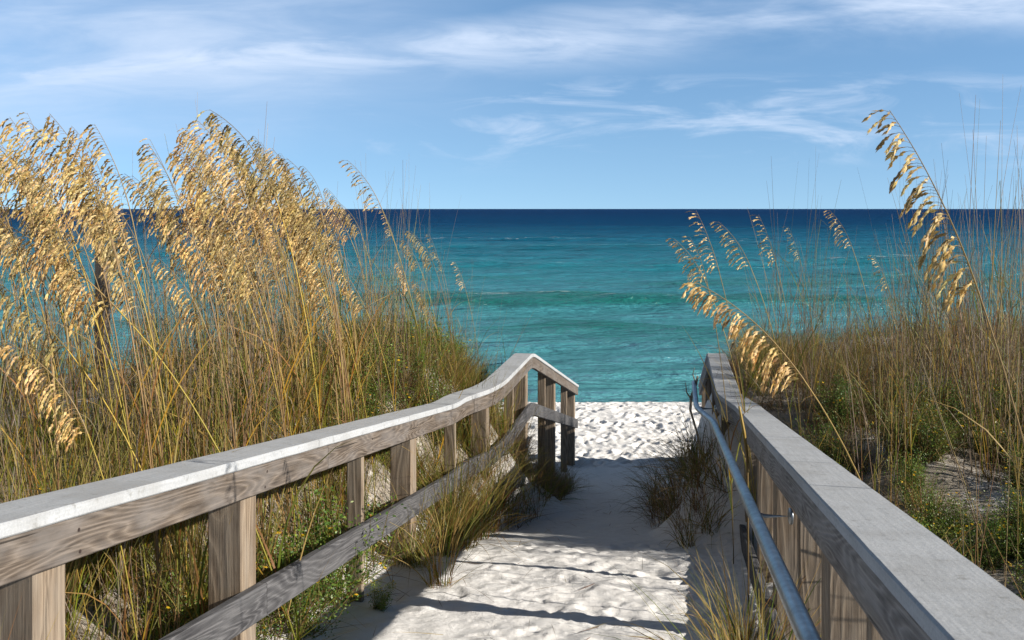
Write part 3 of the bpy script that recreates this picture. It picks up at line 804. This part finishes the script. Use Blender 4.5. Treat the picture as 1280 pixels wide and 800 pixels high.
put(DEAD, 118, 1, 7.0, 13.8, 0.15, 'brown and grey tangled dead grass tuft on the right dune', 'dead grass tuft', 'dead grass tufts on the right dune', 0.5, 0.95)
put(SHR, 12, -1, 3.2, 8.5, 0.3, 'low green shrub with small yellow flowers behind the left railing', 'shrub', 'yellow flowered shrubs on the left', 0.8, 1.2)
put(SHR, 80, 1, 4.3, 7.6, 0.3, 'low green shrub with small yellow flowers on sand beyond the right railing', 'shrub', 'yellow flowered shrubs on the right', 0.5, 0.95, lambda x, y: x < 2.3 and y < 4.6)
beside(TUFT, 34, -1, 2.4, 5.2, 0.22, 1.1, 'tall yellow green grass tuft close behind the near left railing', 'grass tuft', 'near tufts behind the left railing', 0.75, 1.05)
beside(TUFT, 78, -1, 5.2, 11.2, 0.2, 2.3, 'green and yellow beach grass tuft on the left dune behind the railing', 'grass tuft', 'beach grass tufts on the left dune', 0.45, 0.8)
beside(TUFT, 44, -1, 7.0, 10.8, 0.05, 1.25, 'green and yellow beach grass tuft on the left dune behind the railing', 'grass tuft', 'beach grass tufts on the left dune', 0.55, 0.9)
beside(TUFT, 16, 1, 7.0, 10.8, 0.36, 1.2, 'green beach grass tuft on the right dune', 'grass tuft', 'beach grass tufts on the right dune', 0.5, 0.85)
beside(STK, 34, 1, 5.8, 9.5, 0.5, 3.6, 'bare brown grass stalks standing against the sea on the right dune', 'dry grass', 'dry stalk clumps on the right dune', 0.85, 1.2)
beside(DEAD, 26, -1, 7.2, 10.4, 0.3, 1.5, 'brown tangled dead grass between the left dune plants', 'dead grass tuft', 'dead grass tufts on the left dune', 0.5, 0.8)
beside(SHR, 16, -1, 7.0, 10.2, 0.3, 1.4, 'low green shrub with small yellow flowers behind the left railing', 'shrub', 'yellow flowered shrubs on the left', 0.8, 1.15)
beside(STK, 16, -1, 7.0, 10.4, 0.35, 1.5, 'bare dry grass stalks rising among the sea oats on the left dune', 'dry grass', 'dry stalk clumps on the left dune', 0.6, 0.9)
beside(SHR, 34, -1, 5.9, 11.2, 0.3, 1.9, 'low green shrub with small yellow flowers behind the left railing', 'shrub', 'yellow flowered shrubs on the left', 0.8, 1.25)
beside(STK, 22, -1, 6.5, 11.0, 0.5, 2.6, 'bare dry grass stalks rising among the sea oats on the left dune', 'dry grass', 'dry stalk clumps on the left dune', 0.7, 1.05)
beside(DEAD, 30, 1, 6.8, 14.3, 0.25, 1.0, 'brown and grey tangled dead grass tuft on the right dune', 'dead grass tuft', 'dead grass tufts on the right dune', 0.45, 0.8)
beside(DEAD, 22, -1, 7.8, 11.4, -0.25, 1.0, 'brown tangled dead grass between the left dune plants', 'dead grass tuft', 'dead grass tufts on the left dune', 0.7, 1.0)
put(STK, 14, -1, 4.2, 8.0, 0.5, 'tall bare dry stalks whose thin tips rise above the seed heads on the left', 'dry grass', 'tallest stalk clumps on the left', 1.15, 1.35)
put(STK, 10, 1, 4.8, 8.0, 0.6, 'tall thin dark stalks rising above the horizon on the right', 'dry grass', 'tallest stalk clumps on the right', 1.2, 1.5)
# shrubs at the foot of the left baluster
for x, y, s, lab in ((-1.0, 4.75, 1.0, 'yellow flowered green shrub growing under the lower rail on the left of the path'), (-1.0, 5.30, 1.4, 'tall bushy green shrub with yellow flowers against the left baluster'), (-1.15, 5.0, 1.2, None), (-1.2, 4.3, 0.9, None), (-0.70, 5.25, 0.5, 'small trailing green sprig on the white sand at the left')):
    SHR.put(R.randrange(9), (x, y, H + gz(x, y)), R.uniform(0, 6.28), s, lab or 'low green shrub with small yellow flowers behind the left railing', 'shrub', None if lab else 'yellow flowered shrubs on the left')
# grass spilling onto the path
LBE = 'arching green grass tuft spilling through the left railing over the path'
for x, y, s in ((-0.60, 6.25, 0.85), (-0.46, 6.6, 1.05), (-0.34, 7.05, 1.05), (-0.42, 7.4, 1.15), (-0.20, 7.75, 1.0), (-0.08, 8.25, 1.0), (-0.40, 6.9, 1.15), (-0.50, 7.15, 1.15), (-0.26, 7.4, 0.95)):
    EDGE.put(R.choice((0, 0, 0, 1)), (x, y, H + gz(x, y)), R.uniform(0, 6.28), s, LBE, 'grass tuft', 'grass tufts spilling through the left railing')
EDGE.put(0, (-0.42, 5.75, H + gz(-0.42, 5.75)), 0.4, 0.75, 'lone upright green grass tuft on the white sand left of the path', 'grass tuft', None)
for x, y, s in ((1.45, 7.6, 1.1), (1.36, 8.3, 1.1), (1.4, 7.0, 0.9), (1.5, 9.0, 1.1), (1.7, 9.8, 1.1), (1.62, 8.6, 1.1), (1.9, 10.7, 1.1), (2.0, 11.5, 1.0), (1.8, 10.2, 1.0), (1.52, 8.0, 1.2), (1.45, 9.4, 1.0), (1.22, 6.9, 0.7), (1.55, 7.3, 1.0)):
    EDGE.put(1, (x, y, H + gz(x, y)), R.uniform(0, 6.28), s, 'dark drooping grass tuft on the shaded bank at the right of the path', 'grass tuft', 'shaded grass tufts on the right bank')
for x, y, s in ((0.93, 4.05, 0.75), (1.06, 4.5, 0.6), (0.88, 3.6, 1.0), (0.80, 3.3, 1.0)):
    EDGE.put(0, (x, y, H + gz(x, y)), R.uniform(0, 6.28), s, 'green grass tuft growing at the foot of the right railing', 'grass tuft', 'tufts at the foot of the right railing')
for x, y, s in ((1.3, 7.7, 0.9), (1.25, 8.1, 0.85), (1.35, 8.6, 0.9), (1.4, 9.1, 0.9), (1.3, 7.2, 0.8), (1.45, 9.6, 0.9), (1.55, 7.9, 0.9), (1.55, 8.8, 0.9), (1.75, 9.5, 0.9), (1.42, 7.3, 0.8)):
    DEAD.put(R.randrange(3), (x, y, H + gz(x, y)), R.uniform(0, 6.28), s, 'dry matted grass on the shaded bank under the far end of the pipe rail', 'dead grass tuft', 'dead grass under the pipe rail end')
for x, y, s in ((0.25, 9.6, 0.8), (0.35, 10.3, 0.8), (0.55, 11.2, 0.8), (0.15, 9.0, 0.8), (0.62, 11.9, 0.7), (0.4, 10.9, 0.7)):
    DEAD.put(R.randrange(3), (x, y, H + gz(x, y)), R.uniform(0, 6.28), s, 'dark matted dead grass at the foot of the far left posts', 'dead grass tuft', 'dead grass by the far left posts')
for b in (STK, TUFT, EDGE, DEAD, SHR): b.clear()

# undergrowth nobody could count
def understory():
    mb = MB(); n = 0
    while n < 20000:
        side = -1 if R.random() < 0.55 else 1
        x, y = side_pt(side, 2.0, 13.8 if side > 0 else 11.6, 0.1)
        if vegmask(x, y) < 0.35 or (side > 0 and bare(x, y)): continue
        if side < 0 and sandy_left(x, y) and R.random() < 0.8: continue
        if R.random() < 0.38:
            side = -1; y = R.uniform(4.2, 11.4); x = float(xl(y)) + np.interp(y, [6, 8.5], [-0.1, 0.32]) - 2.0 * R.random() ** 1.5
        c = jit(R.choice(PALD + ([GREEN, YGREEN, GREEN, GREEN, YGREEN, YGREEN] if side < 0 else [BROWN, GREYBR, GREEN])), 0.25)
        if side > 0: c = tuple(q * 0.75 for q in c)
        flat = R.random() < 0.4
        blade(mb, (x, y, H + gz(x, y) + (0.02 if flat else -0.02)), R.uniform(0, 6.28), R.uniform(1.0, 1.5) if flat else R.uniform(0, 0.7), R.uniform(0.1, 0.8) if flat else R.uniform(0.2, 1.8), R.uniform(0.15, 0.5), R.uniform(0.003, 0.007), c, mixc(c, STRAW, 0.25), 4)
        n += 1
    for k in range(260):       # bits of straw blown on to the sand of the path
        y = R.uniform(3.4, 13.0); w = float(xr(y) - xl(y)); f = R.random() ** 2 * 0.5
        x = float(xl(y)) + w * (f if R.random() < 0.6 else 1 - f)
        c = jit(R.choice((STRAW, BROWN, GREYBR, RUST)), 0.25)
        blade(mb, (x, y, H + gz(x, y) + 0.018), R.uniform(0, 6.28), R.uniform(1.35, 1.6), R.uniform(0.0, 0.35), R.uniform(0.05, 0.28), R.uniform(0.002, 0.005), c, c, 4)
    tag(mb.build('undergrowth', M_LEAF), 'matted brown and green undergrowth covering the dunes on both sides', 'undergrowth', None, 'stuff')
understory()

# ------------------------------------------------------------------ odd things
def odd():
    # old post deep in the sea oats
    x, y = (128.5 - 640) / 1244 * 8.0, 8.0
    mb = MB(); upright(mb, x, y, H + gz(x, y) - 0.2, H - 0.30, 0.088, 0.088, 0.2)
    o = mb.build('wooden_post', M_WOOD); tag(o, 'old dark wooden post standing among the sea oats on the left', 'post')
    # forked dry twig by the end of the pipe
    mb = MB(); a = P(872, 470, 9.0); c = (0.46, 0.41, 0.34)
    foot = P(878, 552, 9.0); foot.z = H + gz(foot.x, foot.y) - 0.05
    tube(mb, [foot, P(871, 540, 9), P(863, 513, 8.95), P(864, 497, 8.95), P(870, 480, 9.0), a], [0.010, 0.010, 0.012, 0.016, 0.013, 0.008], 6, True, c)
    tube(mb, [P(864, 499, 8.95), P(858, 490, 8.9), P(857, 478, 8.9)], [0.009, 0.006, 0.003], 5, True, c)
    tube(mb, [P(870, 480, 9.0), P(866, 468, 8.95), P(868, 460, 8.9)], [0.007, 0.005, 0.003], 5, True, c)
    tag(mb.build('dry_twig', M_STALK), 'pale forked dry twig standing at the far end of the pipe rail', 'twig')
    # broken golden stem leaning on the right railing
    mb = MB(); b = P(936, 590, 5.0); b.z = H + gz(b.x, b.y) - 0.03
    tube(mb, [b, P(934, 570, 5.0), P(930, 540, 5.0), P(924, 508, 5.0)], [0.003, 0.007, 0.009, 0.006], 6, True, [(0.10, 0.07, 0.04), (0.16, 0.11, 0.05), (0.34, 0.23, 0.08), (0.40, 0.29, 0.12)])
    blade(mb, P(926, 515, 5.0), 2.6, 0.3, 0.6, 0.22, 0.012, GOLD, STRAW, 4)
    tag(mb.build('broken_reed', M_STALK), 'broken golden dry stem standing against the inner side of the right railing', 'reed')
odd()

# ------------------------------------------------------------------ world, sun, camera
def build_world():
    w = bpy.data.worlds.new('World'); scene.world = w
    t = NT(w)
    sky = t.n('ShaderNodeTexSky', _sky_type='NISHITA', _sun_disc=False)
    sky.sun_elevation = SUN_EL; sky.sun_rotation = math.radians(90) + SUN_BACK
    sky.air_density = 1.0; sky.dust_density = 0.0; sky.ozone_density = 1.6; sky.altitude = 0
    tc = t.n('ShaderNodeTexCoord').outputs['Generated']
    lift = t.n('ShaderNodeVectorMath', _operation='ADD'); t.l(tc, lift.inputs[0]); lift.inputs[1].default_value = (0, 0, 0.165)
    nm = t.n('ShaderNodeVectorMath', _operation='NORMALIZE'); t.l(lift.outputs[0], nm.inputs[0]); t.l(nm.outputs[0], sky.inputs['Vector'])
    hs = t.n('ShaderNodeHueSaturation'); hs.inputs['Saturation'].default_value = 1.16; hs.inputs['Hue'].default_value = 0.5
    t.l(sky.outputs[0], hs.inputs['Color'])
    d = t.n('ShaderNodeTexCoord').outputs['Generated']
    s = t.n('ShaderNodeSeparateXYZ'); t.l(d, s.inputs[0])
    deep = t.mapr(s.outputs[2], 0.20, 0.58, 1.0, 0.17)      # the clear sky is deepest overhead
    cc = t.n('ShaderNodeCombineXYZ')
    for q in range(3): t.l(deep, cc.inputs[q])
    base = t.mix(1.0, hs.outputs[0], cc.outputs[0], 'MULTIPLY')
    y = t.math('MAXIMUM', s.outputs[1], 0.08)
    a = t.math('DIVIDE', s.outputs[0], y); b = t.math('DIVIDE', s.outputs[2], y)
    front = t.mapr(s.outputs[1], 0.1, 0.5)
    cv = t.n('ShaderNodeCombineXYZ'); t.l(a, cv.inputs[0]); t.l(b, cv.inputs[1])
    v = cv.outputs[0]
    wisp = t.noise(t.scale(v, (2.2, 13, 1), (3.1, 0.4, 0), (0, 0, -0.16)), 1, 7, 0.58, 0.5)
    fine = t.noise(t.scale(v, (6, 30, 1), (1.3, 2.4, 0), (0, 0, -0.22)), 1, 6, 0.6, 0.8)
    # the main streak: thick on the left, thinning to the upper right
    line = t.math('SUBTRACT', b, t.math('ADD', 0.168, t.math('MULTIPLY', a, 0.075)))
    up = t.mapr(line, -0.05, 0.012); dn = t.mapr(line, 0.004, 0.045, 1, 0)
    streak = t.math('MULTIPLY', up, dn)
    streak = t.math('MULTIPLY', streak, t.math('MULTIPLY', t.mapr(wisp, 0.28, 0.60), t.mapr(fine, 0.28, 0.62, 0.35, 1.0)))
    left = t.math('MULTIPLY', t.mapr(a, 0.08, -0.34), t.math('MULTIPLY', t.mapr(b, 0.03, 0.14), t.math('MULTIPLY', t.mapr(wisp, 0.28, 0.66, 0.35, 1.0), t.mapr(fine, 0.3, 0.65, 0.6, 1.0))))
    lowm = t.math('MULTIPLY', t.mapr(b, 0.03, 0.075), t.mapr(b, 0.10, 0.15, 1, 0))
    low = t.math('MULTIPLY', lowm, t.mapr(fine, 0.46, 0.72))
    low = t.math('MULTIPLY', low, t.mapr(a, -0.35, 0.1, 0.25, 1.0))
    cl = t.math('MAXIMUM', t.math('MULTIPLY', streak, 0.95), t.math('MAXIMUM', t.math('MULTIPLY', left, 0.72), t.math('MULTIPLY', low, 0.62)))
    cl = t.math('MULTIPLY', cl, front, clamp=True)
    col = t.mix(cl, base, CLOUD)
    bg = t.n('ShaderNodeBackground'); t.l(col, bg.inputs[0]); bg.inputs[1].default_value = SKY_STR
    o = t.n('ShaderNodeOutputWorld'); t.l(bg.outputs[0], o.inputs[0])
SKY_STR = 0.105
CLOUD = (4.25, 4.95, 6.1)
build_world()

sl = bpy.data.lights.new('sun', 'SUN'); sl.energy = 5.0; sl.angle = math.radians(0.5); sl.color = (1.0, 0.93, 0.83)
so = bpy.data.objects.new('sun', sl); COL.objects.link(so)
to_sun = Vector((math.cos(SUN_EL) * math.cos(SUN_BACK), -math.cos(SUN_EL) * math.sin(SUN_BACK), math.sin(SUN_EL)))
so.rotation_euler = to_sun.to_track_quat('Z', 'Y').to_euler(); so.location = to_sun * 30

cam = bpy.data.cameras.new('camera'); co = bpy.data.objects.new('camera', cam); COL.objects.link(co)
co.location = (0, 0, H); co.rotation_euler = (math.radians(90), 0, 0)
cam.sensor_width = 36; cam.lens = 36 * F; cam.shift_y = -139.0 / 1280.0
cam.clip_start = 0.05; cam.clip_end = 60000
cam.dof.use_dof = True; cam.dof.focus_distance = 6.0; cam.dof.aperture_fstop = 14.0
scene.camera = co
scene.view_settings.view_transform = 'Standard'; scene.view_settings.look = 'None'
scene.view_settings.exposure = 0.75; scene.view_settings.gamma = 1
